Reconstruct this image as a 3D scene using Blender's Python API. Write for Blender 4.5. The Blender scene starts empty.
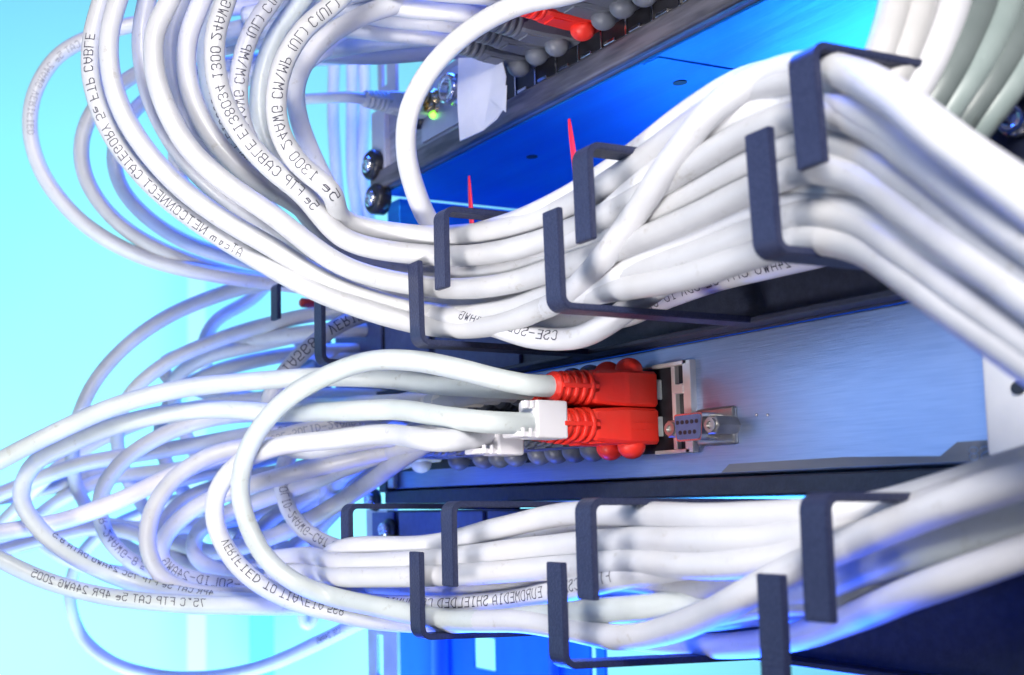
import bpy, bmesh, math, random
from mathutils import Vector, Matrix
random.seed(7)
S = 0.001                                   # all lengths below are millimetres
scene = bpy.context.scene
col = scene.collection

# ------------------------------------------------------------------ camera
FPX, CX, CY = 1200.0, 200.0, 400.0
TH, PI_ = math.radians(20.56), math.radians(5.62)
Fh = Vector((-math.cos(TH), math.sin(TH), 0)); R = Vector((math.sin(TH), math.cos(TH), 0)); Z = Vector((0, 0, 1))
F = math.cos(PI_)*Fh + math.sin(PI_)*Z
U = -math.sin(PI_)*Fh + math.cos(PI_)*Z
CAM = Vector((0, -306, 0))

def at(x, y, t):
    """point (mm) seen at pixel x, y, at t mm along the axis"""
    return CAM + t*(F + (x-CX)/FPX*R - (y-CY)/FPX*U)
def onY(x, y, Y):
    d = F + (x-CX)/FPX*R - (y-CY)/FPX*U
    return CAM + d*((Y-CAM.y)/d.y)
def onZ(x, y, zz):
    d = F + (x-CX)/FPX*R - (y-CY)/FPX*U
    return CAM + d*((zz-CAM.z)/d.z)

cd = bpy.data.cameras.new('camera'); cam = bpy.data.objects.new('camera', cd); col.objects.link(cam)
cam.matrix_world = Matrix(((R.x, U.x, -F.x, CAM.x*S), (R.y, U.y, -F.y, CAM.y*S), (R.z, U.z, -F.z, CAM.z*S), (0, 0, 0, 1)))
cd.sensor_width = 36; cd.lens = FPX/1024*36
cd.shift_x = (512-CX)/1024; cd.shift_y = (CY-337.5)/1024
cd.clip_start = 0.01; cd.clip_end = 50
cd.dof.use_dof = True; cd.dof.focus_distance = 0.43; cd.dof.aperture_fstop = 15
scene.camera = cam

# ------------------------------------------------------------------ materials
def mat(name, base, rough=.5, metal=0, noise=None, bump=None, coat=0, sss=0, trans=0, emit=None, spec=.5):
    m = bpy.data.materials.new(name); m.use_nodes = True
    nt = m.node_tree; b = nt.nodes['Principled BSDF']
    b.inputs['Base Color'].default_value = (*base, 1); b.inputs['Roughness'].default_value = rough
    b.inputs['Metallic'].default_value = metal; b.inputs['Coat Weight'].default_value = coat
    b.inputs['Specular IOR Level'].default_value = spec
    if sss:
        b.inputs['Subsurface Weight'].default_value = sss
        b.inputs['Subsurface Radius'].default_value = (.002, .002, .0025)
    if trans: b.inputs['Transmission Weight'].default_value = trans
    if emit:
        b.inputs['Emission Color'].default_value = (*emit[0], 1); b.inputs['Emission Strength'].default_value = emit[1]
    tc = nt.nodes.new('ShaderNodeTexCoord')
    if noise:                                # (scale vector, amount, second colour)
        mp = nt.nodes.new('ShaderNodeMapping'); mp.inputs['Scale'].default_value = noise[0]
        nz = nt.nodes.new('ShaderNodeTexNoise'); nz.inputs['Scale'].default_value = 1; nz.inputs['Detail'].default_value = 5
        rp = nt.nodes.new('ShaderNodeValToRGB'); rp.color_ramp.elements[0].position = .38; rp.color_ramp.elements[1].position = .66
        rp.color_ramp.elements[0].color = (*base, 1); rp.color_ramp.elements[1].color = (*noise[1], 1)
        L = nt.links.new
        L(tc.outputs['Object'], mp.inputs[0]); L(mp.outputs[0], nz.inputs['Vector'])
        L(nz.outputs['Fac'], rp.inputs[0]); L(rp.outputs[0], b.inputs['Base Color'])
    if bump:
        mp = nt.nodes.new('ShaderNodeMapping'); mp.inputs['Scale'].default_value = bump[0]
        nz = nt.nodes.new('ShaderNodeTexNoise'); nz.inputs['Scale'].default_value = 1; nz.inputs['Detail'].default_value = 4
        bp = nt.nodes.new('ShaderNodeBump'); bp.inputs['Strength'].default_value = bump[1]; bp.inputs['Distance'].default_value = .0003
        L = nt.links.new
        L(tc.outputs['Object'], mp.inputs[0]); L(mp.outputs[0], nz.inputs['Vector'])
        L(nz.outputs['Fac'], bp.inputs['Height']); L(bp.outputs[0], b.inputs['Normal'])
    return m

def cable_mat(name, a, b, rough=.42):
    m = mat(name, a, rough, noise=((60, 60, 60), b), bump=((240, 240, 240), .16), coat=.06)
    nt = m.node_tree; L = nt.links.new; bs = nt.nodes['Principled BSDF']
    src = bs.inputs['Base Color'].links[0].from_socket
    tc = nt.nodes.new('ShaderNodeTexCoord'); nz = nt.nodes.new('ShaderNodeTexNoise'); nz.inputs['Scale'].default_value = 190; nz.inputs['Detail'].default_value = 7; nz.inputs['Roughness'].default_value = .7
    rp = nt.nodes.new('ShaderNodeValToRGB'); rp.color_ramp.elements[0].position = .60; rp.color_ramp.elements[1].position = .74
    rp.color_ramp.elements[0].color = (0, 0, 0, 1); rp.color_ramp.elements[1].color = (.8, .8, .8, 1)
    mx = nt.nodes.new('ShaderNodeMixRGB'); mx.inputs[2].default_value = (a[0]*.62, a[1]*.58, a[2]*.50, 1)
    L(tc.outputs['Object'], nz.inputs['Vector']); L(nz.outputs['Fac'], rp.inputs[0]); L(rp.outputs[0], mx.inputs[0]); L(src, mx.inputs[1]); L(mx.outputs[0], bs.inputs['Base Color'])
    return m
M = {
 'white':  cable_mat('white_cable_jacket', (.68, .68, .70), (.61, .62, .65)),
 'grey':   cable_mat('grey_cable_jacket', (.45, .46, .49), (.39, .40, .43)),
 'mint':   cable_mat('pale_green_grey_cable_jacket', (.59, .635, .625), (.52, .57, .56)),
 'cream':  cable_mat('cream_cable_jacket', (.76, .73, .68), (.70, .66, .58)),
 'soft':   cable_mat('light_grey_cable_jacket', (.57, .575, .59), (.50, .505, .52)),
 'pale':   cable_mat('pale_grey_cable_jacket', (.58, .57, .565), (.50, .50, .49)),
 'mid':    cable_mat('shaded_pale_green_cable_jacket', (.30, .36, .345), (.24, .30, .285)),  # jacket darkened: shade from the bundle put into its colour
 'dull':   cable_mat('shade_darkened_grey_green_jacket', (.17, .20, .195), (.13, .16, .155)),  # deeper shade at the top right, also put into the jacket colour
 'ink':    mat('black_ink_print', (.05, .05, .075), .6),
 'fade':   mat('faded_grey_ink_print', (.30, .30, .34), .6),
 'red':    mat('red_boot_rubber', (.88, .030, .018), .42, noise=((90, 90, 90), (.80, .04, .022)), bump=((700, 700, 700), .25)),
 'dgrey':  mat('slate_grey_boot_rubber', (.13, .142, .17), .42, noise=((90, 90, 90), (.16, .175, .21)), bump=((700, 700, 700), .25)),
 'beige':  mat('beige_boot_rubber', (.74, .73, .64), .5, noise=((90, 90, 90), (.66, .65, .57))),
 'clip':   mat('white_plastic_clip', (.78, .76, .78), .35, bump=((300, 300, 300), .1)),
 'clear':  mat('clear_plug_plastic', (.80, .88, .86), .12, trans=.35),
 'hook':   mat('dark_blue_grey_powder_coat', (.016, .022, .064), .42, noise=((1500, 1500, 1500), (.027, .035, .088)), bump=((1500, 1500, 1500), .8)),
 'plate':  mat('dark_painted_steel', (.020, .024, .045), .40, noise=((400, 400, 400), (.030, .036, .062)), bump=((1200, 1200, 1200), .35)),
 'plateb': mat('slate_blue_painted_steel', (.075, .095, .22), .42, noise=((300, 300, 300), (.09, .115, .25)), bump=((1200, 1200, 1200), .25)),
 'brush':  mat('brushed_aluminium', (.40, .48, .68), .34, .85, noise=((60, 200, 1500), (.34, .42, .62)), bump=((90, 300, 3000), .22)),  # base tinted blue to stand for reflected blue light
 'alu':    mat('dull_aluminium', (.55, .54, .58), .38, .8, noise=((40, 200, 300), (.34, .33, .37)), bump=((60, 300, 900), .2)),
 'lip':    mat('dark_anodised_edge', (.22, .21, .24), .4, .6, noise=((40, 200, 300), (.10, .10, .12)), bump=((60, 300, 900), .2)),
 'chrome': mat('polished_steel', (.82, .80, .78), .18, 1, noise=((120, 120, 120), (.66, .64, .62))),
 'cage':   mat('bright_plated_steel', (.80, .77, .76), .3, .55, noise=((120, 120, 120), (.7, .68, .66))),
 'steel':  mat('satin_steel', (.50, .49, .48), .3, .9, noise=((120, 120, 120), (.38, .37, .36))),
 'black':  mat('black_plastic', (.012, .012, .016), .35, noise=((200, 200, 200), (.02, .02, .026))),
 'strip':  mat('grey_label_strip', (.26, .27, .30), .5, .2, noise=((50, 50, 300), (.23, .24, .27))),
 'blue':   mat('blue_lacquered_sheet_metal', (.02, .28, .92), .3, .7, noise=((10, 60, 200), (.02, .36, 1.0)), bump=((30, 160, 400), .45)),
 'rail':   mat('galvanised_rail', (.60, .60, .68), .4, .5, noise=((60, 60, 60), (.5, .5, .6))),
 'bluep':  mat('blue_painted_upright', (.015, .16, .80), .3, .3, noise=((20, 20, 8), (.02, .24, .95))),
 'ear':    mat('white_painted_bracket', (.92, .92, .93), .4, noise=((40, 40, 40), (.76, .78, .82))),
 'paper':  mat('white_paper', (.82, .82, .86), .8, noise=((80, 80, 80), (.76, .77, .82))),
 'spike':    mat('magenta_red_plastic', (.85, .015, .06), .4, noise=((80, 80, 80), (.75, .02, .10))),
 'gold':   mat('gold_plated_contacts', (.75, .55, .25), .25, 1, noise=((200, 200, 200), (.6, .45, .2))),
 'led':    mat('green_status_light', (.2, .9, .1), .3, emit=((.25, 1, .08), 3)),
 'mark':   mat('pale_blue_marking', (.42, .55, .80), .5),
}

# ------------------------------------------------------------------ mesh helpers
def link(name, bm, mats, parent=None, smooth=False, base=None):
    """bm holds world mm coordinates; the object's origin goes to the middle of its bottom."""
    vs = [v.co for v in bm.verts]
    if base is None:
        lo = Vector([min(v[i] for v in vs) for i in range(3)]); hi = Vector([max(v[i] for v in vs) for i in range(3)])
        base = Vector(((lo.x+hi.x)/2, (lo.y+hi.y)/2, lo.z))
    base = Vector(base)
    for v in bm.verts: v.co = (v.co-base)*S
    me = bpy.data.meshes.new(name); bm.to_mesh(me); bm.free()
    if not isinstance(mats, (list, tuple)): mats = [mats]
    for m in mats: me.materials.append(M[m] if isinstance(m, str) else m)
    if smooth:
        for p in me.polygons: p.use_smooth = True
    o = bpy.data.objects.new(name, me); col.objects.link(o)
    o['_b'] = tuple(base)
    if parent is not None:
        o.parent = parent; o.location = (base-Vector(parent['_b']))*S
    else: o.location = base*S
    return o
def empty(name, base):
    o = bpy.data.objects.new(name, None); col.objects.link(o); o.empty_display_size = .01
    o['_b'] = tuple(base); o.location = Vector(base)*S
    return o
def tag(o, label, cat, group=None):
    o['label'] = label; o['category'] = cat
    if group: o['group'] = group
    return o
def struct(o): o['kind'] = 'structure'; return o
def box(bm, x0, x1, y0, y1, z0, z1, bev=0, mi=0, seg=2):
    r = bmesh.ops.create_cube(bm, size=1)
    vs = r['verts']
    for v in vs:
        v.co = Vector((x0+(v.co.x+.5)*(x1-x0), y0+(v.co.y+.5)*(y1-y0), z0+(v.co.z+.5)*(z1-z0)))
    fs = set(f for v in vs for f in v.link_faces)
    for f in fs: f.material_index = mi
    if bev:
        es = list(set(e for v in vs for e in v.link_edges))
        bmesh.ops.bevel(bm, geom=es, offset=bev, segments=seg, affect='EDGES', profile=.5)
def prism(bm, pts, y0, y1, mi=0):
    """closed outline pts (x, z) extruded along y"""
    a = [bm.verts.new((p[0], y0, p[1])) for p in pts]; b = [bm.verts.new((p[0], y1, p[1])) for p in pts]
    n = len(pts); fs = [bm.faces.new(a), bm.faces.new(b[::-1])]
    for i in range(n): fs.append(bm.faces.new((a[i], b[i], b[(i+1) % n], a[(i+1) % n])))
    for f in fs: f.material_index = mi
def lathe(bm, prof, c, ax='y', n=20, mi=0, sx=1, sz=1, smooth=True):
    """prof (along, radius) around an axis through c"""
    rings = []
    for a, r in prof:
        ring = []
        for k in range(n):
            q = 2*math.pi*k/n; u, v = r*math.cos(q)*sx, r*math.sin(q)*sz
            p = {'y': (u, a, v), 'x': (a, u, v), 'z': (u, v, a)}[ax]
            ring.append(bm.verts.new(Vector(c)+Vector(p)))
        rings.append(ring)
    for i in range(len(rings)-1):
        for k in range(n):
            f = bm.faces.new((rings[i][k], rings[i][(k+1) % n], rings[i+1][(k+1) % n], rings[i+1][k])); f.smooth = smooth; f.material_index = mi
    for rr in (rings[0], rings[-1]):
        f = bm.faces.new(rr); f.material_index = mi
def fixn(bm): bmesh.ops.recalc_face_normals(bm, faces=bm.faces[:])

# ------------------------------------------------------------------ stroke lettering
GL = {'A': '0004264440,0242', 'B': '00062636453303,3342413000', 'C': '4536261605011030 41'.replace(' ', ''), 'D': '000626 44 42 20 00'.replace(' ', ''),
 'E': '40000646,0333', 'F': '000646,0333', 'G': '45361605011030414323', 'H': '0006,4046,0343', 'I': '2026,1030,1636', 'J': '011030414 6'.replace(' ', ''),
 'K': '0006,460340', 'L': '060040', 'M': '0006234640', 'N': '00064046', 'O': '103041453616050110', 'P': '000636454433 03'.replace(' ', ''),
 'Q': '103041453616050110,2240', 'R': '00063645443303,2340', 'S': '0110304142330414 05163645'.replace(' ', ''), 'T': '2026,0646', 'U': '060110304146', 'V': '062046',
 'W': '0610233046', 'X': '0046,0640', 'Y': '062346,2320', 'Z': '06460040', '0': '103041453616050110', '1': '152620,1030', '2': '05163645430040'.replace(' ', ''),
 '3': '0516364544331 3,334241301001'.replace(' ', ''), '4': '30360242', '5': '46060434 43 41 30 1001'.replace(' ', ''), '6': '4536160501103041422303', '7': '06462 0'.replace(' ', ''),
 '8': '1304051636454433 1302011030414233'.replace(' ', ''), '9': '0110304145361605041343', '-': '0343', '/': '0046', '\\': '0640', '(': '26151120', ')': '06151100', '.': '2021', ' ': '',
 '°': '1525363 61615'.replace(' ', ''), 'o': '102021231303021 0'.replace(' ', ''), 'c': '330301103 0'.replace(' ', ''), 'm': '0003,03132322 20,233342 40'.replace(' ', ''), 'e': '0242331303011030', 'i': '2023,2525'}
def glyph_lines(ch):
    out = []
    for s in GL.get(ch, '').split(','):
        pts = [(int(s[i]), int(s[i+1])) for i in range(0, len(s)-1, 2)]
        if len(pts) > 1: out.append(pts)
    return out

# ------------------------------------------------------------------ cables
def catmull(P, step=2.2):
    P = [P[0]*2-P[1]] + P + [P[-1]*2-P[-2]]
    out = []
    for i in range(1, len(P)-2):
        p0, p1, p2, p3 = P[i-1:i+3]
        t0 = 0; t1 = t0+max((p1-p0).length, .01)**.5; t2 = t1+max((p2-p1).length, .01)**.5; t3 = t2+max((p3-p2).length, .01)**.5
        n = max(2, int((p2-p1).length/step))
        for k in range(n):
            t = t1+(t2-t1)*k/n
            A1 = p0*((t1-t)/(t1-t0))+p1*((t-t0)/(t1-t0)); A2 = p1*((t2-t)/(t2-t1))+p2*((t-t1)/(t2-t1)); A3 = p2*((t3-t)/(t3-t2))+p3*((t-t2)/(t3-t2))
            B1 = A1*((t2-t)/(t2-t0))+A2*((t-t0)/(t2-t0)); B2 = A2*((t3-t)/(t3-t1))+A3*((t-t1)/(t3-t1))
            out.append(B1*((t2-t)/(t2-t1))+B2*((t-t1)/(t2-t1)))
    out.append(P[-2])
    for _ in range(2):
        out = [out[0]]+[(out[i-1]+out[i]*2+out[i+1])/4 for i in range(1, len(out)-1)]+[out[-1]]
    return out

def tube(bm, pts, r, n=16, mi=0):
    T = [(pts[min(i+1, len(pts)-1)]-pts[max(i-1, 0)]).normalized() for i in range(len(pts))]
    nrm = T[0].orthogonal().normalized(); rings = []
    for i, p in enumerate(pts):
        nrm = (nrm-T[i]*nrm.dot(T[i])).normalized(); b = T[i].cross(nrm)
        rr = r*(1+.012*math.sin(i*.37+p.x*.05)+.008*math.sin(i*.13+p.z*.08))
        rings.append([bm.verts.new(p+(nrm*math.cos(q)+b*math.sin(q))*rr) for q in [2*math.pi*k/n for k in range(n)]])
    for i in range(len(rings)-1):
        for k in range(n):
            f = bm.faces.new((rings[i][k], rings[i][(k+1) % n], rings[i+1][(k+1) % n], rings[i+1][k])); f.smooth = True; f.material_index = mi
    bm.faces.new(rings[0][::-1]); bm.faces.new(rings[-1])
    return T

def project(p):
    d = p-CAM; t = d.dot(F)
    return CX+FPX*d.dot(R)/t, CY-FPX*d.dot(U)/t, t

def letter(bm, pts, T, r, text, start, rev, mi=1, cap=3.3, off=0., lw=.36):
    """print TEXT on the jacket. start: image point near which it begins; rev: reads against the path's direction; mirrored as in the photo"""
    L = [0]
    for i in range(1, len(pts)): L.append(L[-1]+(pts[i]-pts[i-1]).length)
    best = min(range(len(pts)), key=lambda i: (project(pts[i])[0]-start[0])**2+(project(pts[i])[1]-start[1])**2)
    s0 = L[best]; sg = -1 if rev else 1
    def surf(a, b):
        s = min(max(s0+sg*a, 0), L[-1]-.01)
        lo, hi = 0, len(L)-1
        while hi-lo > 1:
            m = (lo+hi)//2
            if L[m] <= s: lo = m
            else: hi = m
        k = (s-L[lo])/max(L[hi]-L[lo], 1e-6)
        p = pts[lo].lerp(pts[hi], k); t = T[lo].lerp(T[hi], k).normalized()
        n = (CAM-p); n = (n-t*n.dot(t)).normalized()
        up = -n.cross(t*sg)
        q = b/r+off
        return p+(n*math.cos(q)+up*math.sin(q))*(r+.06)*1.012, n
    sc = cap/6; adv = 0
    for ch in text:
        small = ch in 'ocmeni'
        for line in glyph_lines(ch):
            for (x0, y0), (x1, y1) in zip(line, line[1:]):
                a0, b0, a1, b1 = adv+x0*sc*.85, (y0-3)*sc, adv+x1*sc*.85, (y1-3)*sc
                d = math.hypot(a1-a0, b1-b0)
                if d < 1e-6: continue
                ux, uy = (a1-a0)/d, (b1-b0)/d
                a0 -= ux*lw*.45; b0 -= uy*lw*.45; a1 += ux*lw*.45; b1 += uy*lw*.45
                n = max(1, int(d/.5)); prev = None
                for k in range(n+1):
                    a, b = a0+(a1-a0)*k/n, b0+(b1-b0)*k/n
                    v1 = bm.verts.new(surf(a-uy*lw/2, b+ux*lw/2)[0]); v2 = bm.verts.new(surf(a+uy*lw/2, b-ux*lw/2)[0])
                    if prev: f = bm.faces.new((prev[0], prev[1], v2, v1)); f.material_index = mi
                    prev = (v1, v2)
        adv += sc*(3.0 if ch in '(). ' else 5.3)

RC = 3.9
def P3(p):
    if isinstance(p, Vector): return p
    return at(p[0], p[1], 2*RC*FPX/p[2])
def cable(label, pts, m='white', texts=(), group=None, parent=None, r=RC, ink='ink', name='network_cable', n=16):
    pts = catmull([P3(p) for p in pts])
    bm = bmesh.new(); T = tube(bm, pts, r, n)
    for tx in texts: letter(bm, pts, T, r, *tx[:3], **(tx[3] if len(tx) > 3 else {}))
    o = link(name, bm, [m, ink], parent)
    if label: tag(o, label, 'cable', group)
    return o

# ---- plug boots ----------------------------------------------------
def boot_meshes():
    """one boot pointing to -Y, origin at jack face, latch dome below"""
    d = {}
    bm = bmesh.new()
    w, h = 5.2, 6.4
    secs = [(-2.5, w*.86, h*.97), (-3.2, w*.93, h), (-15.5, w*1.04, h), (-17.5, w*1.0, h), (-28, w*.9, h*.9), (-29, w*.88, h*.88), (-30.5, w*.78, h*.8)]
    rings = []
    for y, a, b in secs:
        ring = []
        c = 1.0
        for (sx, sz) in ((1, 1), (-1, 1), (-1, -1), (1, -1)):
            q = [(a*sx, (b-c)*sz), ((a-c)*sx, b*sz)]
            if sx*sz < 0: q = q[::-1]
            for u, v in q: ring.append(bm.verts.new((u, y, v)))
        rings.append(ring)
    for i in range(len(rings)-1):
        for k in range(8): bm.faces.new((rings[i][k], rings[i][(k+1) % 8], rings[i+1][(k+1) % 8], rings[i+1][k]))
    bm.faces.new(rings[0]); bm.faces.new(rings[-1])
    for zz in (-1.2, 1.2): box(bm, w*.7, w*1.07, -15, -5, zz-.12, zz+.12, .05)
    box(bm, -w*.6, w*.6, -27, -18, -h*1.02, -h*.7, .3)
    fixn(bm); d['boot_body'] = bm
    bm = bmesh.new()                       # ribbed strain relief
    y = -29.0
    core = [(y+1, 5.0), (y-16.5, 4.45)]
    lathe(bm, core, (0, 0, 0), n=20)
    for k in range(5):
        r0 = 6.4-.26*k; ya = y-1.0-3.1*k
        lathe(bm, [(ya, r0-.5), (ya-.25, r0), (ya-1.65, r0-.05), (ya-1.9, r0-.55)], (0, 0, 0), n=20, sx=.9, sz=1.0)
    for sx in (-1, 1): box(bm, sx*5.0-.6, sx*5.0+.6, y-14.5, y+.5, -.8, .8, .2)
    fixn(bm); d['strain_relief'] = bm
    bm = bmesh.new()
    bmesh.ops.create_uvsphere(bm, u_segments=24, v_segments=14, radius=4.6)
    for v in bm.verts: v.co = Vector((v.co.x, v.co.y*1.08-11, v.co.z-7.0))
    for f in bm.faces: f.smooth = True
    d['latch_dome'] = bm
    bm = bmesh.new(); box(bm, -4.6, 4.6, -3.2, 6, -3.6, 3.6, .4)
    d['clear_plug'] = bm
    out = {}
    for k, bm in d.items():
        me = bpy.data.meshes.new(k)
        for v in bm.verts: v.co *= S
        bm.to_mesh(me); bm.free(); out[k] = me
    return out
BM = boot_meshes()
BOOTM = {}
for c in ('red', 'dgrey', 'beige'):
    for k, me in BM.items():
        m2 = me.copy(); m2.name = k; m2.materials.append(M['clear' if k == 'clear_plug' else c]); BOOTM[c, k] = m2
def add_boot(parent, pos, color, flip=False, dome=True, sc=1.0):
    """boot parts as children of PARENT, jack-face point POS; flip: latch dome on top"""
    for k in ('boot_body', 'strain_relief', 'latch_dome', 'clear_plug'):
        if k == 'latch_dome' and not dome: continue
        o = bpy.data.objects.new(k, BOOTM[color, k]); col.objects.link(o); o.parent = parent
        o.location = (Vector(pos)-Vector(parent['_b']))*S
        o.scale = (sc, sc, sc)
        if flip: o.rotation_euler = (0, math.pi, 0)
def cord(label, pos, pts, color='dgrey', m='white', flip=False, texts=(), group=None, sc=1.0, dome=True, ink='ink', r=RC, hd=54, py_auto=True):
    pos = Vector(pos)
    head = [pos+Vector((0, -38*sc, 0)), pos+Vector((0, -46*sc, 0)), pos+Vector((0, -hd*sc, 0))]
    tx, ty, tt = project(head[-1]); tw = 2*RC*FPX/tt; pts = list(pts)
    if py_auto:
        while len(pts) > 3 and not isinstance(pts[0], Vector) and pts[0][0] > tx-55: pts.pop(0)
        q = pts[0]
        if not isinstance(q, Vector): pts.insert(0, (tx+(q[0]-tx)*.45, ty+(q[1]-ty)*.38, tw+(q[2]-tw)*.35))
    allp = catmull([P3(p) for p in head+pts])
    bm = bmesh.new(); T = tube(bm, allp, r, 16)
    for tx in texts: letter(bm, allp, T, r, *tx[:3], **(tx[3] if len(tx) > 3 else {}))
    base = min(allp, key=lambda p: p.z)
    root = empty('patch_cord', pos)
    link('cable_jacket', bm, [m, ink], root)
    add_boot(root, pos, color, flip, dome, sc)
    return tag(root, label, 'patch cord', group)

# ================================================================== SETTING
# backdrop: pale wall of the room behind the rack
bm = bmesh.new()
c0 = at(450, 340, 1900)
vs = []
for i in range(25):
    a = -.42+.94*i/24
    vs.append([bm.verts.new(CAM+Fh*2000*math.cos(a)+R*2000*math.sin(a)+Z*z) for z in (-430, 950)])
for i in range(24):
    f = bm.faces.new((vs[i][0], vs[i+1][0], vs[i+1][1], vs[i][1])); f.smooth = True
wall = link('background_wall', bm, mat('pale_cyan_wall_paint', (.34, .86, .92), .8, noise=((1.2, 1.2, .8), (.38, .88, .93))))
struct(wall)
for (x0, x1, y0, y1, mm, d, lb) in ((187, 206, 250, 760, mat('pale_lilac_paint', (.40, .66, .86), .7, noise=((3, 3, 3), (.42, .68, .88))), 1700, 'blurred pale lilac upright far behind the cables, left one'),
       (251, 275, 560, 760, mat('turquoise_paint', (.08, .74, .92), .7, noise=((3, 3, 3), (.10, .78, .94))), 1720, 'blurred turquoise upright far behind the cables, right one')):
    a_, b_ = at(x0, y1, d), at(x1, y1, d); c_ = at(x0, y0, d)
    bm = bmesh.new(); dd = R*(b_-a_).dot(R)
    q = [a_, a_+dd, a_+dd+Fh*30, a_+Fh*30]; h = c_.z-a_.z
    lo_v = [bm.verts.new(p) for p in q]; hi_v = [bm.verts.new(p+Z*h) for p in q]
    bm.faces.new(lo_v); bm.faces.new(hi_v)
    for k in range(4): bm.faces.new((lo_v[k], lo_v[(k+1) % 4], hi_v[(k+1) % 4], hi_v[k]))
    fixn(bm); tag(link('background_upright', bm, mm), lb, 'upright')

# ================================================================== LOWER DEVICE (switch with the red plugs)
def dev_empty(x0, x1, z): return empty('rack_device', ((x0+x1)/2, 60, z))
XL, XR = onY(394, 480, 0).x, onY(1001, 400, 0).x
sw = empty('network_switch', ((XL+XR)/2, 60, 14))
tag(sw, 'brushed silver network switch with red plugs and a small nine pin socket in its front', 'network switch')
bm = bmesh.new(); box(bm, XL, XR, 0, 240, 14.5, 61, .6); fixn(bm)
link('front_panel', bm, 'brush', sw)
bm = bmesh.new()       # grey strip along the lower edge that steps up to the right
pts = [onY(x, y, 0) for x, y in ((722, 474), (730, 464), (845, 457), (941, 456), (958, 442), (1003, 439), (1003, 466), (850, 471))]
pts = [(p.x, p.z) for p in pts]
pts = [(min(p[0], XR-.3), p[1]) for p in pts]
pts[-2] = (pts[-2][0], 15.2); pts[-1] = (pts[-1][0], 15.2); pts[0] = (pts[0][0], 15.2)
prism(bm, pts[::-1], -.35, .2); fixn(bm)
link('label_strip', bm, 'strip', sw)
# marking on the strip, mirrored like everything else in the picture
def flat_text(bm, text, x_right, z0, cap, Y, lw=.3, adv=5.4):
    sc = cap/6; a = 0
    for ch in text:
        for line in glyph_lines(ch):
            for (x0, y0), (x1, y1) in zip(line, line[1:]):
                p = Vector((x_right-(a+x0*sc), z0+y0*sc)); q = Vector((x_right-(a+x1*sc), z0+y1*sc))
                d = (q-p)
                if d.length < 1e-6: continue
                d.normalize(); n = Vector((-d.y, d.x))*lw/2; p = p-d*lw*.4; q = q+d*lw*.4
                cs = [p+n, q+n, q-n, p-n]
                bm.faces.new([bm.verts.new((c.x, Y, c.y)) for c in cs])
        a += adv*sc
bm = bmesh.new()
pm = onY(1000, 461, 0)
flat_text(bm, 'YS8', XR-.6, pm.z+.6, 3.4, -.42, .45, 5.6)
link('marking', bm, 'mark', sw)
# side cheek at the left end
bm = bmesh.new(); box(bm, XL-9, XL-1, -4, 60, 13, 60, 1); fixn(bm); link('end_bracket', bm, 'plate', sw)
bm = bmesh.new(); box(bm, XL-.8, XL+5, -3.5, -.2, 15, 60, .8); fixn(bm); link('corner_trim', bm, 'alu', sw)
# lower lip of the chassis
bm = bmesh.new(); box(bm, XL-6, XR+12, -2.2, 200, 7.2, 13.6, .6); fixn(bm); link('bottom_edge', bm, 'plate', sw)
# jack cage
bm = bmesh.new()
za, zb = 22.5, 54.8; xa, xb = -345, onY(697, 400, 0).x
box(bm, xb-3.6, xb, -2.6, 1, za, zb, .2); box(bm, xa, xb-1.6, -2.6, 1, zb-1.4, zb, .2); box(bm, xa, xb-1.6, -2.6, 1, za, za+1.4, .2)
box(bm, xb-9.4, xb-7.6, -2.4, 1, za+1.5, zb-1.5, .2)
for zz in (za+9, zb-10): box(bm, xb-8.4, xb-3.2, -2.9, 0.5, zz-1.5, zz+2, .4)
box(bm, -600, -346, -1, 1, zb-.8, zb, .2)
fixn(bm); link('jack_cage', bm, 'cage', sw)
bm = bmesh.new(); box(bm, -600+62, xb-3.5, -.6, .6, za+.6, zb-1.2, .1); fixn(bm); link('jack_recess', bm, 'black', sw)
# nine pin socket
zc = 30.6; xl, xr = -329.0, -310.5; xm = (xl+xr)/2+.6
root9 = None
bm = bmesh.new(); box(bm, xm-6.6, xm+10.5, -1.6, .5, zc-6.2, zc+6.6, .8); fixn(bm); s9 = link('nine_pin_socket', bm, 'steel', sw)
def dpoly(hw, hh, sl, n=5):
    return [(-hw, hh), (hw, hh), (hw-sl, -hh), (-hw+sl, -hh)]
bm = bmesh.new(); 
def rounded(pts, rr=1.2, n=5):
    out = []
    m = len(pts)
    for i in range(m):
        a, b, c = Vector(pts[i-1]), Vector(pts[i]), Vector(pts[(i+1) % m])
        d1 = (a-b).normalized(); d2 = (c-b).normalized()
        for k in range(n+1):
            t = k/n; p = (b+d1*rr)*(1-t)**2+b*2*t*(1-t)+(b+d2*rr)*t**2
            out.append((p.x, p.y))
    return out
prism(bm, [(xm-1.6+x, zc+z) for x, z in rounded(dpoly(6.6, 4.7, .9))], -9.5, -1); fixn(bm)
link('shell', bm, 'chrome', s9)
bm = bmesh.new(); prism(bm, [(xm-1.6+x, zc+z) for x, z in rounded(dpoly(6.0, 4.1, .85))], -9.9, -9.2); fixn(bm)
link('insulator', bm, 'plateb', s9)
bm = bmesh.new()
for row, nn in ((1, 5), (-1, 4)):
    for k in range(nn):
        x = xm-1.6+(k-(nn-1)/2)*2.2
        lathe(bm, [(-10.1, .75), (-9.8, .75)], (x, 0, zc+row*1.75), n=10)
fixn(bm); link('pin_hole', bm, 'black', s9)
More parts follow.
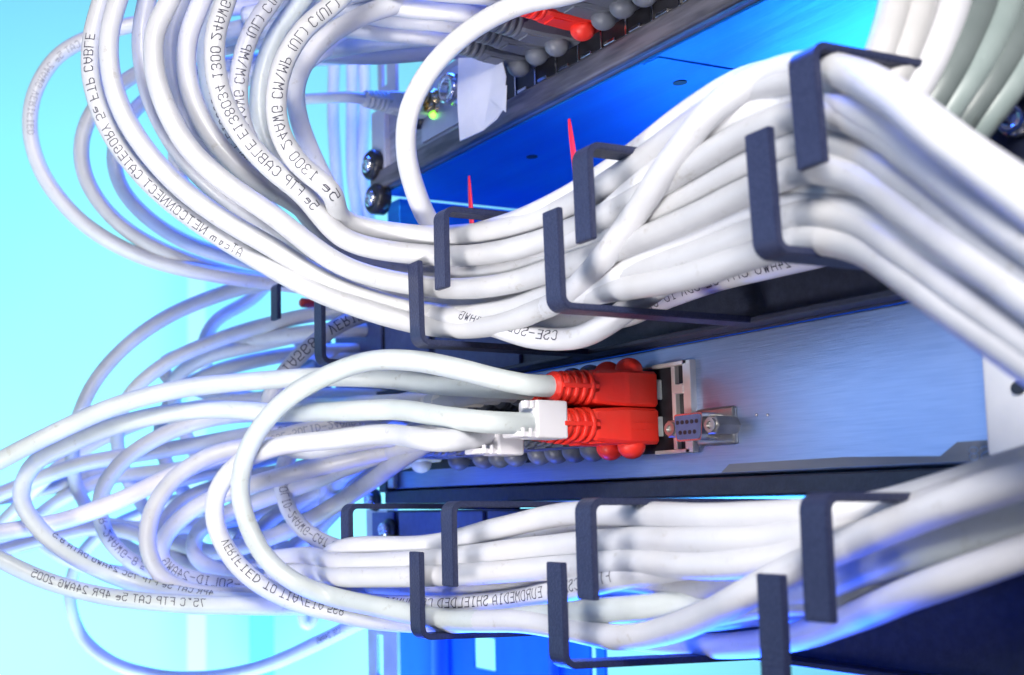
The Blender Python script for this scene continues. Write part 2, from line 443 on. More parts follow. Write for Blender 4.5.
for x in (xl, xr):
    bm = bmesh.new()
    lathe(bm, [(0, 3.4), (-9, 3.4), (-9.4, 3.0)], (x, 0, zc), n=6, smooth=False)
    lathe(bm, [(-9.3, 2.4), (-10.2, 2.4), (-10.25, 1.3), (-9.2, 1.2)], (x, 0, zc), n=18, smooth=False)
    fixn(bm); link('hex_standoff', bm, 'steel', s9)
for x, y in ((757, 415), (768, 415)):
    bm = bmesh.new(); p = onY(x, y, 0); lathe(bm, [(.2, .5), (-.3, .5), (-.45, .25)], (p.x, 0, p.z), n=10); fixn(bm); link('rivet', bm, 'chrome', sw)

# ================================================================== CABLE MANAGERS
def hook_mesh(kind):
    """steel strip bent to a hook, seen from the side; origin where the bar meets the plate at Y=0"""
    bm = bmesh.new()
    s = 1 if kind == 'lower' else -1
    Lb, lip, th, rr, w = 80.0, 30.0 if kind == 'lower' else 28.0, 2.1, 3.2, 3.75
    path = [(0, 0), (-(Lb-rr), 0)]
    for k in range(1, 7):
        a = math.pi/2*k/6; path.append((-(Lb-rr)-rr*math.sin(a), s*(rr-rr*math.cos(a))))
    path.append((-Lb, s*lip))
    outer, inner = [], []
    for i, p in enumerate(path):
        a = Vector(path[max(i-1, 0)]); b = Vector(path[min(i+1, len(path)-1)]); t = (b-a).normalized(); n = Vector((t.y, -t.x))
        outer.append(Vector(p)+n*th/2); inner.append(Vector(p)-n*th/2)
    prof = outer+inner[::-1]
    A = [bm.verts.new((-w, p.x, p.y)) for p in prof]; B = [bm.verts.new((w, p.x, p.y)) for p in prof]
    n = len(prof); h = len(outer)
    for i in range(n): bm.faces.new((A[i], A[(i+1) % n], B[(i+1) % n], B[i]))
    for i in range(h-1):
        j = n-1-i
        bm.faces.new((A[i], A[j], A[j-1], A[i+1])); bm.faces.new((B[i], B[i+1], B[j-1], B[j]))
    fixn(bm)
    bmesh.ops.bevel(bm, geom=[e for e in bm.edges if e.calc_face_angle(0) > .7], offset=.28, segments=2, affect='EDGES')
    for v in bm.verts: v.co *= S
    me = bpy.data.meshes.new('hook'); bm.to_mesh(me); bm.free(); me.materials.append(M['hook']); return me
HK = {k: hook_mesh(k) for k in ('lower', 'upper')}
def hook(parent, kind, px, py, zbar, lean=0):
    X = onY(px, py, -80).x
    o = bpy.data.objects.new('hook', HK[kind]); col.objects.link(o); o.parent = parent
    o.location = (Vector((X, -.6, zbar))-Vector(parent['_b']))*S
    o.rotation_euler = (0, math.radians(lean), random.uniform(-.01, .01))
    if px == 277: o.scale = (1, 1, .6)
    return o
def manager(zl, zh, hooks, label, xa, xb):
    root = empty('cable_manager', ((xa+xb)/2, 0, zl)); tag(root, label, 'cable manager', None)
    bm = bmesh.new(); box(bm, xa, xb, 0, 2, zl, zh, .4); fixn(bm); link('back_plate', bm, 'plate', root)
    bm = bmesh.new(); box(bm, xa, xb, -9, -.2, zl+.6, zl+2.4, .4); box(bm, xa, xb, -.2+2.4, 26, zh-2, zh-.2, .4); fixn(bm); link('folded_edge', bm, 'plate', root)
    for k, px, py, zb, le in hooks: hook(root, k, px, py, zb, le)
    return root
up = manager(61.4, 109, [('lower', 419, 300, 63, -2), ('upper', 444, 240, 108, 0), ('lower', 556, 250, 63, -1.2), ('upper', 587, 200, 108, -1),
     ('lower', 767, 190, 63, -2), ('upper', 808, 100, 108, -2.4), ('lower', 322, 330, 66, 0), ('upper', 277, 290, 108, 0)],
     'upper black cable manager whose flat hooks hold the bright white bundle above the switch', XL-60, XR+40)
lo = manager(-45, 4, [('lower', 420, 600, -42, 0), ('upper', 451, 540, 4.8, 0), ('lower', 561, 610, -43, 0), ('upper', 590, 550, 4.8, 0),
     ('lower', 776, 620, -43, 0), ('upper', 818, 560, 4.8, 0), ('upper', 349, 530, 4.8, 0)],
     'lower black cable manager whose flat hooks hold the grey and white bundle below the switch', XL-8, XR+60)
for root, zs, yy, rng in ((lo, (-40, 3), 530, ((373, 394), (400, 484), (489, 580))), (up, (64, 103), 350, ((300, 330), (336, 382), (386, 430), (436, 520)))):
    for xa_, xb_ in rng:
        bm = bmesh.new(); box(bm, onY(xa_, yy, -1).x, onY(xb_, yy, -1).x, -1.6, -.05, zs[0], zs[1], .3); fixn(bm); link('cover_plate', bm, 'plateb', root)
for (px, py) in ((388, 530), (373, 500)):
    bm = bmesh.new(); p = onY(px, py, -3)
    lathe(bm, [(0, 6), (-2, 5.6), (-2.6, 4)], (p.x, -1.2, p.z), n=20, mi=0)
    lathe(bm, [(-2, 4), (-5, 3.8), (-6, 2.8), (-6, 1.6), (-4.6, 1.4)], (p.x, -1.2, p.z), n=20, mi=1); fixn(bm)
    link('mounting_screw', bm, ['black', 'chrome'], lo)

# ================================================================== UPPER DEVICE
X2L, X2R = onY(377, 190, 0).x, -120
ud = empty('network_switch', ((X2L+X2R)/2, 60, 171))
tag(ud, 'network switch along the top with grey plugs, paper tag and a tiny green light', 'network switch')
bm = bmesh.new(); box(bm, X2L, X2R, 0, 420, 171.5, 216, .5); fixn(bm); link('chassis', bm, 'alu', ud)
bm = bmesh.new(); box(bm, X2L+1, X2R-1, 3, 470, 170.2, 171.3, .2); fixn(bm); link('underside', bm, 'blue', ud)
bm = bmesh.new(); box(bm, X2L, X2R, -4.5, -.2, 170.5, 180.5, 1.2); fixn(bm); link('front_lip', bm, 'lip', ud)
bm = bmesh.new(); box(bm, X2L, X2L+14, -3, 2, 172, 214, .6); fixn(bm); link('mounting_ear', bm, 'rail', ud)
xj = onY(500, 100, 0).x
bm = bmesh.new(); box(bm, xj, X2R, -1.2, .5, 182, 214, .3); fixn(bm); link('jack_row', bm, 'black', ud)
for i in range(9):
    x = xj+6+i*14
    bm = bmesh.new(); box(bm, x-6.5, x-5.6, -2, 0, 181.5, 190, .1); box(bm, x-4, x+2, -2.4, 0, 181.6, 183, .2); fixn(bm); link('jack_spring', bm, 'chrome', ud)
for px_, py_ in ((640, 54),):
    p = onZ(px_, py_, 170); bm = bmesh.new(); box(bm, p.x-8, p.x, 4, 460, 169.75, 170.3, .1); fixn(bm); link('folded_seam', bm, 'blue', ud)
# left end fittings
p = onY(433, 115, -2); bm = bmesh.new(); lathe(bm, [(0, 1.8), (-2, 1.8), (-3, 1)], (p.x, -.5, p.z), n=14); fixn(bm); link('status_light', bm, 'led', ud)
for (px, py, r, L, mm) in ((418, 96, 4.6, 11, 'gold'), (445, 88, 7.5, 9, 'chrome'), (427, 106, 3.4, 6, 'gold'), (410, 118, 5, 6, 'black')):
    p = onY(px, py, -L); bm = bmesh.new()
    lathe(bm, [(0, r), (-L*.3, r), (-L*.3-.4, r*.7), (-L*.6, r*.7), (-L*.6-.3, r*.95), (-L, r*.9), (-L, r*.5), (-L+3, r*.45)], (p.x, 0, p.z), n=20); fixn(bm); link('coaxial_socket', bm, mm, ud)
bm = bmesh.new(); p = onY(452, 100, 0); box(bm, p.x-26, p.x+8, -1.2, .3, 184, 212, .3); fixn(bm); link('connector_plate', bm, 'rail', ud)
for (px, py) in ((371, 165), (374, 199)):
    p = onY(px, py, -6); bm = bmesh.new()
    lathe(bm, [(3, 8), (-3.5, 8), (-5, 6.6), (-4.2, 4.6)], (p.x, -3, p.z), n=24)
    lathe(bm, [(-3, 4.4), (-6, 4.2), (-7, 3), (-7, 1.6), (-5, 1.5)], (p.x, -3, p.z), n=20, mi=1); fixn(bm)
    link('mounting_screw', bm, ['black', 'chrome'], ud)
for (px, py) in ((680, 83), (532, 157)):
    p = onZ(px, py, 170); bm = bmesh.new(); lathe(bm, [(169.9, 2.6), (170.3, 2.6)], (p.x, p.y, 0), ax='z', n=16); fixn(bm); link('vent_hole', bm, 'black', ud)

# rack frame pieces
def rail(name, x0, x1, Y, z0, z1, slots, m, th=2.0):
    """upright of folded sheet with real holes: slots (xa, xb, za, zb)"""
    bm = bmesh.new()
    xs = sorted({x0, x1}|{s[0] for s in slots}|{s[1] for s in slots}); zs = sorted({z0, z1}|{s[2] for s in slots}|{s[3] for s in slots})
    for i in range(len(xs)-1):
        for j in range(len(zs)-1):
            cx, cz = (xs[i]+xs[i+1])/2, (zs[j]+zs[j+1])/2
            if any(s[0] < cx < s[1] and s[2] < cz < s[3] for s in slots): continue
            vs = [bm.verts.new((a, Y, b)) for a, b in ((xs[i], zs[j]), (xs[i+1], zs[j]), (xs[i+1], zs[j+1]), (xs[i], zs[j+1]))]
            bm.faces.new(vs)
    bmesh.ops.remove_doubles(bm, verts=bm.verts[:], dist=.001)
    r = bmesh.ops.extrude_face_region(bm, geom=bm.faces[:])
    for v in [g for g in r['geom'] if isinstance(g, bmesh.types.BMVert)]: v.co.y += th
    fixn(bm)
    return link(name, bm, m)
bm = bmesh.new(); box(bm, X2L-14, X2L-1, 14, 520, 62, 170, .3); fixn(bm)
tag(link('cabinet_side_panel', bm, 'blue'), 'blue lacquered side panel of the cabinet seen under the left end of the top switch', 'side panel')
# silver slotted rail at the left ends of the devices
ra, rb = onY(368, 650, 20).x, onY(397, 650, 20).x
pz = onY(380, 655, 20)
o = rail('rack_rail', ra, rb, 20, -220, 5, [(pz.x-3.5, pz.x+3.5, pz.z-11+k*-36, pz.z+11+k*-36) for k in range(0, 4)], 'rail')
tag(o, 'silver slotted rack rail below the lower cable manager, at its left end', 'rack rail')
ra, rb = onY(378, 100, 40).x, onY(396, 100, 40).x
pz = onY(384, 68, 40)
o = rail('rack_rail', ra, rb, 40, 214, 420, [(pz.x-2.6, pz.x+3, pz.z-11+k*34, pz.z+11+k*34) for k in range(0, 5)], 'rail')
tag(o, 'pale slotted rack rail rising behind the top switch, left of its front', 'rack rail')
# blue perforated upright
Y = 130
a, b = onY(396, 650, Y).x, onY(604, 650, Y).x
h1 = onY(484, 653, Y); h2 = onY(592, 650, Y)
sl = []
for k in range(5):
    sl.append((h1.x-12, h1.x+12, h1.z-10-k*26, h1.z+10-k*26)); sl.append((h2.x-2.5, h2.x+3, h2.z-16-k*40, h2.z+16-k*40))
o = rail('perforated_upright', a, b, Y, -420, onY(500, 560, Y).z, sl, 'bluep')
tag(o, 'bright blue perforated upright with square holes below the lower manager', 'rack upright')
for (px, w) in ((435, 20), (548, 10)):
    p = onY(px, 650, Y-8); bm = bmesh.new(); lathe(bm, [(-420, w/2), (onY(500, 560, Y).z-2, w/2)], (p.x, Y-4, 0), ax='z', n=16, sx=1, sz=.3); fixn(bm)
    link('stiffening_rib', bm, 'bluep', o)
# right end: white bracket, dark plate with screws
er = empty('mounting_bracket', (XR+10, -4, 0)); tag(er, 'white mounting bracket at the right end of the lower switch', 'bracket')
z0, z1 = 13, 63
p = onY(1022, 388, -6)
bm = bmesh.new(); box(bm, XR+.4, XR+22, -7, -1.5, z0+3, z1-6, .8); fixn(bm); link('bracket_plate', bm, 'ear', er)
bm = bmesh.new(); lathe(bm, [(0, 1.7), (-1, 1.7)], (p.x, -6.8, p.z), n=16); fixn(bm); link('screw_hole', bm, 'black', er)
bp = empty('black_side_plate', (onY(1040, 120, -4).x, -4, 100)); tag(bp, 'black steel plate with silver screws behind the thick cables at top right', 'steel plate')
bm = bmesh.new(); q = onY(975, 120, -2); box(bm, q.x, q.x+130, -2, 20, 62.5, 330, .8); fixn(bm); link('plate', bm, 'plate', bp)
for (px, py) in ((1010, 118), (1022, 186)):
    p = onY(px, py, -6); bm = bmesh.new(); lathe(bm, [(0, 5), (-3, 4.8), (-4, 3.4), (-4, 2), (-2.4, 1.8)], (p.x, -2, p.z), n=20); fixn(bm); link('plate_screw', bm, 'chrome', bp)

# ================================================================== UPPER BUNDLE
# stations: (x, ys top->bottom, w)
def U_tail(slot, dw=0., to=None):
    """bundle part of an upper loop cable: slot 0 (top) .. 6 (bottom)"""
    st = [(345, (221, 236, 250, 264, 277, 290, 303), 20.4), (430, (236, 252, 268, 284, 299, 313, 326), 20.6),
          (500, (229, 248, 266, 282, 297, 311, 324), 22.0),
          (562, (209, 230, 248, 264, 278, 290, 300), 23.4), (625, (172, 201, 224, 243, 259, 274, 288), 25.4), (690, (125, 160, 190, 215, 236, 256, 276), 27.5),
          (750, (90, 126, 158, 186, 211, 234, 256), 29.5), (805, (77, 108, 137, 164, 190, 215, 240), 31.5),
          (860, (81, 113, 145, 172, 199, 223, 247), 34), (915, (114, 148, 180, 210, 236, 259, 281), 37.5), (975, (159, 194, 226, 254, 279, 302, 324), 41), (1070, (224, 262, 296, 322, 346, 368, 388), 46)]
    out = []; slot0 = slot
    for k, (x, ys, w) in enumerate(st):
        if to is not None: slot = slot0+(to-slot0)*min(max((k-1)/6, 0), 1)
        lo_, hi_ = int(math.floor(slot)), min(int(math.floor(slot))+1, 6); f = slot-lo_
        jit = 0 if x > 850 else 1
        out.append((x, ys[lo_]*(1-f)+ys[hi_]*f, w+dw))
    return out
GU = 'white cables held by the hooks of the upper manager'
UT = U_tail
cable('outermost big loop, printed NETCONNECT CATEGORY, leftmost of the upper coil in front',
      [(118, -55, 20), (102, 0, 20), (92, 38, 20), (91, 75, 20), (101, 112, 20), (118, 145, 20), (143, 176, 20), (172, 203, 20), (206, 228, 20), (245, 252, 20), (290, 278, 20.4)]+UT(6, .3)[0:],
      'soft', [('ATcom NETCONNECT CATEGORY 5e FTP CABLE', (243, 250), True, dict(cap=3.5, off=-.25))], 'cables coiled in the upper left loop')
cable('unprinted white loop lying just inside the outermost printed loop of the upper coil',
      [(138, -50, 20.4), (118, 0, 20.4), (109, 38, 20.4), (112, 80, 20.4), (124, 115, 20.4), (146, 150, 20.4), (178, 185, 20.4), (220, 217, 20.4), (270, 246, 20.4)]+UT(5, .2), 'soft', (), 'cables coiled in the upper left loop')
cable('pale loop third from the left in the upper coil, straight down its left flank',
      [(160, -50, 19.6), (147, 0, 19.6), (141, 40, 19.6), (147, 85, 19.6), (163, 125, 19.6), (188, 163, 19.6), (224, 197, 19.6), (275, 228, 19.8)]+UT(4, -.6), 'soft', (), 'cables coiled in the upper left loop')
cable('bluish loop fourth from the left in the upper coil, bowed over the pale one',
      [(190, -45, 21), (170, 0, 21), (155, 32, 21), (155, 72, 21), (166, 108, 21), (188, 147, 21), (222, 180, 21), (268, 212, 21)]+UT(3.2, .5), 'soft', (), 'cables coiled in the upper left loop')
cable('thin loop half hidden behind the bluish fourth loop of the upper coil',
      [(200, -50, 18.6), (182, 0, 18.6), (171, 40, 18.6), (174, 85, 18.6), (190, 130, 18.6), (214, 165, 18.6), (262, 204, 18.8)]+UT(3.5, -2.6), 'grey', (), 'cables coiled in the upper left loop')
cable('smooth unprinted loop left of the loop printed E138034',
      [(225, -50, 20.6), (202, 0, 20.6), (188, 38, 20.6), (187, 75, 20.6), (198, 112, 20.6), (222, 150, 20.6), (255, 180, 20.6), (300, 206, 20.6)]+UT(2.2, .1), 'soft', (), 'cables coiled in the upper left loop')
cable('loop printed FTP CABLE E138034 in the middle of the upper coil',
      [(240, -50, 21.4), (226, 0, 21.4), (216, 32, 21.4), (215, 65, 21.4), (223, 100, 21.4), (242, 135, 21.4), (268, 165, 21.4), (302, 193, 21.2)]+UT(1.2, .6),
      'soft', [('5e FTP CABLE E138034 1300 24AWG CM', (318, 204), True, dict(cap=3.5, off=.1))], 'cables coiled in the upper left loop')
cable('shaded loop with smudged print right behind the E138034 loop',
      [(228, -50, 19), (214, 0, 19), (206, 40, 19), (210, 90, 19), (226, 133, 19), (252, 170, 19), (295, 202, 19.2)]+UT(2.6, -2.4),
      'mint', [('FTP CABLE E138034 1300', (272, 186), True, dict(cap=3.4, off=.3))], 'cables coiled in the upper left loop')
cable('loop printed CM MP UL, just right of the E138034 loop in the upper coil',
      [(300, -45, 20.2), (272, 0, 20.2), (252, 30, 20.2), (241, 65, 20.2), (238, 100, 20.2), (247, 138, 20.2), (272, 172, 20), (310, 200, 20.2)]+UT(1.8, -1.6),
      'soft', [('24AWG CM\\MP (UL) C(UL) NEC', (239, 136), True, dict(cap=3.7, off=.1))], 'cables coiled in the upper left loop')
cable('plain grey-green loop between the two loops printed with UL marks',
      [(330, -50, 19.6), (302, 0, 19.6), (278, 32, 19.6), (263, 70, 19.6), (259, 110, 19.6), (268, 145, 19.6), (292, 176, 19.6), (325, 200, 19.6)]+UT(.8, -1.4), 'mint', (), 'cables coiled in the upper left loop')
cable('innermost printed loop of the upper coil, printed 24AWG CM MP UL along its bend',
      [(375, -45, 21.6), (338, 0, 21.6), (305, 28, 21.6), (284, 62, 21.6), (276, 98, 21.6), (280, 132, 21.6), (298, 163, 21.6), (330, 190, 21.6)]+UT(.0, .4),
      'soft', [('5e 1300 24AWG CM\\MP (UL) C(UL)', (338, 193), True, dict(cap=3.7, off=.1))], 'cables coiled in the upper left loop')
# cables arriving from the upper switch and turning down inside the coil
cable('blue shaded cable bending down inside the coil, left of the beige plug',
      [(520, -30, 19.4), (450, -8, 19.6), (400, 3, 19.8), (350, 22, 20), (315, 48, 20), (297, 80, 19.6), (298, 115, 19), (312, 155, 18.6), (332, 195, 18.4), (350, 235, 18.4), (400, 262, 18.6), (480, 262, 19)], 'white',
      [], 'cables running from the top switch into the coil')
cable('cable with small print crossing above the beige plug towards the top switch',
      [(250, 125, 17.4), (275, 92, 17.4), (312, 58, 17.6), (355, 34, 17.8), (405, 20, 18), (470, 4, 18.4), (540, -20, 19)], 'white',
      [('TIA 11UC L2 75', (420, 14), True, dict(cap=2.6, off=.1))], 'cables running from the top switch into the coil')

# ---- back loops of the upper coil
GB = 'thin cables looping far left behind the upper coil'
cable('far left loop with faint grey print, outermost of the cables behind the upper coil',
      [(430, 12, 15.4), (330, 2, 15.6), (250, 6, 16), (165, 18, 16), (100, 34, 16), (58, 56, 16), (35, 92, 16), (30, 130, 16), (40, 168, 16), (62, 202, 16), (92, 230, 16), (140, 256, 16), (200, 272, 16), (300, 286, 15.5), (400, 300, 15)], 'white',
      [('FTP 4PR CAT 5e 24AWG VERIFIED', (118, 28), False, dict(cap=3.2, off=-.1))], GB, ink='fade')
cable('second loop from the left behind the upper coil, dark blue on its inner side',
      [(420, 40, 15), (330, 38, 15.2), (240, 44, 15.4), (180, 56, 15.6), (130, 78, 15.8), (95, 108, 16), (82, 140, 16), (84, 172, 16), (100, 203, 16), (130, 232, 16), (175, 256, 16), (240, 276, 15.5), (330, 290, 15)], 'soft', [('24AWG 4PR 75C FTP', (260, 41), False, dict(cap=3.0))], GB)
cable('third thin loop behind the upper coil, crossing behind the printed loops',
      [(420, 52, 14.6), (330, 58, 14.8), (240, 62, 15), (190, 76, 15), (148, 98, 15.2), (122, 128, 15.4), (114, 158, 15.4), (122, 188, 15.4), (148, 218, 15.4), (190, 244, 15.2), (250, 262, 15), (330, 280, 14.5)], 'soft', [('4PR CAT 5e', (200, 70), False, dict(cap=3.0))], GB)
for k, (pp, lb, mm) in enumerate(((
      [(530, 15, 17), (460, 16, 17.4), (395, 24, 17.6), (330, 42, 17.6), (270, 62, 17), (215, 88, 16.4), (180, 130, 16), (178, 175, 16), (205, 215, 16), (260, 245, 16), (340, 262, 16)], 'back cable bending down between the second and third flank loops', 'white'),
     ([(540, 42, 18), (480, 36, 18), (420, 38, 18), (350, 46, 17.8), (290, 60, 17), (240, 82, 16.4), (205, 115, 16)], 'cable above the paper tag running left behind the printed loops', 'mint'),
     ([(560, 58, 17), (490, 50, 17.2), (430, 52, 17.2), (370, 56, 17), (300, 52, 16.4), (220, 34, 16), (140, 46, 15.6)], 'lowest cable of the run just above the beige plug', 'grey'))):
    cable(lb, pp, mm, (), 'cables running from the top switch into the coil')
cable('single white cable arching down before the paper tag into the top of the bundle',
      [(640, -34, 23), (575, -8, 22.6), (520, 4, 22.2), (468, 32, 21.8), (430, 70, 21.5), (409, 112, 21.2), (406, 150, 21), (415, 190, 20.6), (432, 226, 20.2), (462, 252, 20), (520, 250, 21)], 'white')

# ---- extra cables that only show inside the upper hooks
cable('white strand crossing from low left to mid right past the second lower hook', [(470, 312, 20.6), (530, 306, 22.6), (590, 292, 24.6), (645, 262, 26.2), (700, 232, 27.8), (755, 212, 29.6), (810, 206, 31.4), (860, 214, 34), (920, 240, 37.5), (980, 272, 41), (1070, 330, 45)], 'white', (), GU)
cable('white strand just under the top edge of the bundle, between second and third upper hooks', [(470, 262, 21), (530, 250, 22.8), (590, 226, 24.8), (645, 182, 26.4), (700, 142, 28), (752, 112, 29.8), (806, 100, 31.4), (855, 108, 34.4), (905, 138, 37.5), (960, 186, 41), (1060, 262, 46)], 'white', (), GU)
for s, e, lb in ((5.5, 2.6, 'white strand slipping upward through the upper bundle towards the third hooks'), (1.4, 3.6, 'white strand dipping across the upper bundle behind the second hooks'), (3.0, 5.4, 'white strand sinking towards the lower edge of the upper bundle'), (4.6, 3.4, 'white strand rising gently in the middle of the upper bundle')):
    cable(lb, UT(s, -.9, e), 'white' if s > 2 else 'pale', (), GU)
fill_u = [(.5, -1.5), (1.5, -1.6), (2.6, -1.5), (3.6, -1.6), (4.5, -1.5), (5.5, -1.6), (.0, -2.5), (.9, -2.7), (1.9, -2.4), (2.8, -2.6), (3.9, -2.6), (4.8, -2.5), (5.7, -2.6), (2.4, -4.6), (4.4, -4.6), (.9, -4.6)]
for s, dw in fill_u:
    cable('white cable deep inside the upper bundle, showing only in gaps between the front ones', [(p[0], p[1], p[2]) for p in UT(s, dw)[1:]], 'white', (), 'filler cables deep in the upper bundle', n=12)
cable('loose white cable sagging in a bow below the second upper hook',
      [(350, 300, 19.6), (420, 312, 20.6), (490, 325, 22), (535, 338, 22.8), (575, 338, 23.4), (610, 322, 24.4), (650, 292, 25), (705, 262, 26), (770, 243, 28), (850, 225, 30)], 'white',
      [('CSE-SOLID-24AWG', (560, 332), True, dict(cap=3.2, off=.4))])
cable('white cable with blurred dark print running under the third upper hook',
      [(400, 300, 18), (480, 316, 19), (560, 322, 20.4), (620, 318, 21.4), (670, 296, 23), (730, 276, 24.6), (790, 262, 26), (850, 246, 28), (900, 232, 28)], 'white',
      [('24AWG CAT 5E 0DR 10-0VY 4PR', (800, 259), True, dict(cap=3.6, off=.1))])
cable('lowest white cable of the upper bundle, ending below the third hook',
      [(430, 308, 17.8), (520, 326, 19), (600, 330, 20), (665, 312, 21), (720, 292, 22), (780, 276, 23), (840, 258, 24), (890, 240, 25)], 'white')

cable('broad white cable crossing diagonally over the bundle behind the second upper hook',
      [(330, 292, 18), (400, 306, 19), (450, 316, 20), (505, 318, 21.8), (560, 300, 23.8), (600, 262, 25.4), (635, 215, 26.6), (672, 160, 28), (715, 108, 29.4), (760, 78, 30.4), (806, 66, 32), (850, 74, 34.5), (895, 98, 38), (945, 138, 41.5), (1050, 217, 46)], 'white')
cable('white cable along the top edge of the bundle, right of the second upper hook',
      [(470, 236, 21.6), (530, 216, 23), (590, 184, 24.4), (640, 150, 25.8), (690, 112, 27), (740, 82, 28.4), (800, 68, 30)], 'white')

# ---- vertical thick cables top right
GV = 'thick cables hanging at the top right'
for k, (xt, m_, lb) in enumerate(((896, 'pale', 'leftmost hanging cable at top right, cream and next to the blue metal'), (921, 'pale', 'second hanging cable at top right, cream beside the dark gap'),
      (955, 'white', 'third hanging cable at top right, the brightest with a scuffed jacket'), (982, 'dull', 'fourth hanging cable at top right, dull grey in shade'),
      (1008, 'mid', 'fifth hanging cable at top right, pale green between two dull ones'), (1034, 'dull', 'sixth hanging cable at top right, grey-green, darkened for shade'),
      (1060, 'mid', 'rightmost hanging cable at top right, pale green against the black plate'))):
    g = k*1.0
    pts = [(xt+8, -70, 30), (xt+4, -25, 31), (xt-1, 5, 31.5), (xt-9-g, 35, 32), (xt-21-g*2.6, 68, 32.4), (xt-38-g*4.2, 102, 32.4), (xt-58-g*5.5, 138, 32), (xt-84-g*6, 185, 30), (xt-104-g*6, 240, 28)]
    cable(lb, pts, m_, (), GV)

# ================================================================== LOWER BUNDLE
def L_tail(slot, dw=0., dx=0):
    st = [(345, (548, 563, 577, 589, 600, 611), 19.6), (430, (545, 560, 576, 592, 606, 620), 21.0), (500, (528, 552, 572, 589, 604, 620), 22.4),
          (565, (514, 545, 567, 584, 602, 620), 23.8), (630, (514, 540, 562, 582, 602, 622), 26), (700, (517, 541, 566, 590, 608, 622), 28.4),
          (760, (516, 540, 562, 574, 592, 616), 30), (820, (512, 532, 548, 560, 585, 612), 31.5), (870, (508, 522, 533, 545, 572, 600), 32), (940, (490, 500, 508, 514, 548, 580), 34), (1080, (446, 452, 458, 462, 505, 545), 36)]
    lo_, hi_ = int(math.floor(slot)), min(int(math.floor(slot))+1, 5); f = slot-lo_
    return [(x, ys[lo_]*(1-f)+ys[hi_]*f, w+dw) for x, ys, w in st]
LT = L_tail

# port positions on the lower switch (dome pixel -> X), rows
def portX(px): return onY(px, 460, -11).x
bot = [635, 611, 593, 575, 557, 540, 516, 500, 484, 459, 421]
PX = [portX(p) for p in bot]
PX[0] = -347.2; PX[1] = -358.6
ZB, ZT = 32.6, 45.9
def pos(i, row): return Vector((PX[i], 0, ZB if row == 'b' else ZT))
GP = 'patch cords plugged into the lower switch'

cord('front cord with red boot in the upper row, its cable making the tall front loop', pos(0, 't'),
     [(462, 370, 22), (415, 361, 21.2), (370, 361, 20.5), (330, 374, 20), (292, 395, 20), (262, 425, 19.8), (245, 458, 19.6), (240, 490, 19.6), (248, 525, 19.6), (266, 558, 19.8), (295, 582, 20), (330, 596, 20)]+[(380, 607, 20.8), (430, 617, 21.5), (480, 621, 22.6), (545, 616, 24.2), (610, 610, 26), (680, 604, 27.6), (740, 592, 28.6), (800, 592, 30), (860, 571, 32), (940, 545, 35), (1080, 494, 38)],
     'red', 'mint', True, (), GP)
c = cord('front cord with red boot in the lower row and a white clip on its cable', pos(0, 'b'),
     [(400, 410, 21.2), (350, 411, 20.2), (283, 413, 18.8), (200, 410, 18.4), (125, 423, 18.2), (68, 445, 18.2), (32, 466, 18.2), (21, 497, 18.2), (40, 530, 18.2), (80, 560, 18.2), (133, 583, 18.2), (190, 597, 18.4), (260, 603, 18.8), (330, 606, 19.2)]+LT(4.5, -1.2)[1:],
     'red', 'mint', False, [('4PR CAT 5e FTP 75C 24AWG DATA 8.5', (215, 598), True, dict(cap=3.0, off=.9))], GP, hd=72)
def clip(parent, p0, px, ln, hh, dz=0):
    """white clip round the jacket of a cord plugged in at P0, at image column PX"""
    Yc = -46
    while project(p0+Vector((0, Yc, 0)))[0] > px: Yc -= .5
    p = p0+Vector((0, Yc, dz)); bm = bmesh.new()
    box(bm, p.x-5.4, p.x+5.4, p.y-ln/2, p.y+ln/2, p.z-hh, p.z+hh, .9)
    for dy in (-ln/2-3.4, -ln/2-1.2):
        box(bm, p.x+2.0, p.x+5, p.y+dy-.8, p.y+dy+.8, p.z+hh-3, p.z+hh-.3, .4)
    box(bm, p.x-5.0, p.x+4.6, p.y-ln/2-7, p.y-ln/2+1, p.z-hh+.3, p.z-hh+2.2, .5)
    for k in range(2): box(bm, p.x+4.4, p.x+5.7, p.y-ln/2-6+k*3, p.y-ln/2-5+k*3, p.z-hh+.3, p.z-hh+3.4, .3)
    fixn(bm)
    link('cable_clip', bm, 'clip', parent)
clip(c, pos(0, 'b'), 544, 13, 6.6, 1.2)
c = cord('second red booted cord of the upper row, its cable looping past the left edge', pos(1, 't'),
     [(430, 384, 20.8), (390, 379, 20), (325, 377, 19.4), (255, 381, 18.8), (180, 389, 18.8), (118, 405, 18.8), (60, 430, 18.8), (5, 458, 18.8), (-35, 482, 18.6), (-50, 512, 18.4), (-32, 540, 18.4), (5, 562, 18.4), (50, 582, 18.4), (110, 597, 18.6), (180, 604, 18.8), (260, 606, 19), (320, 606, 19)]+LT(4.2, -1.8)[1:],
     'red', 'mint', True, [('75°C FTP CAT 5e 4PR 24AWG 2005', (205, 604), True, dict(cap=3.2, off=.25))], GP)
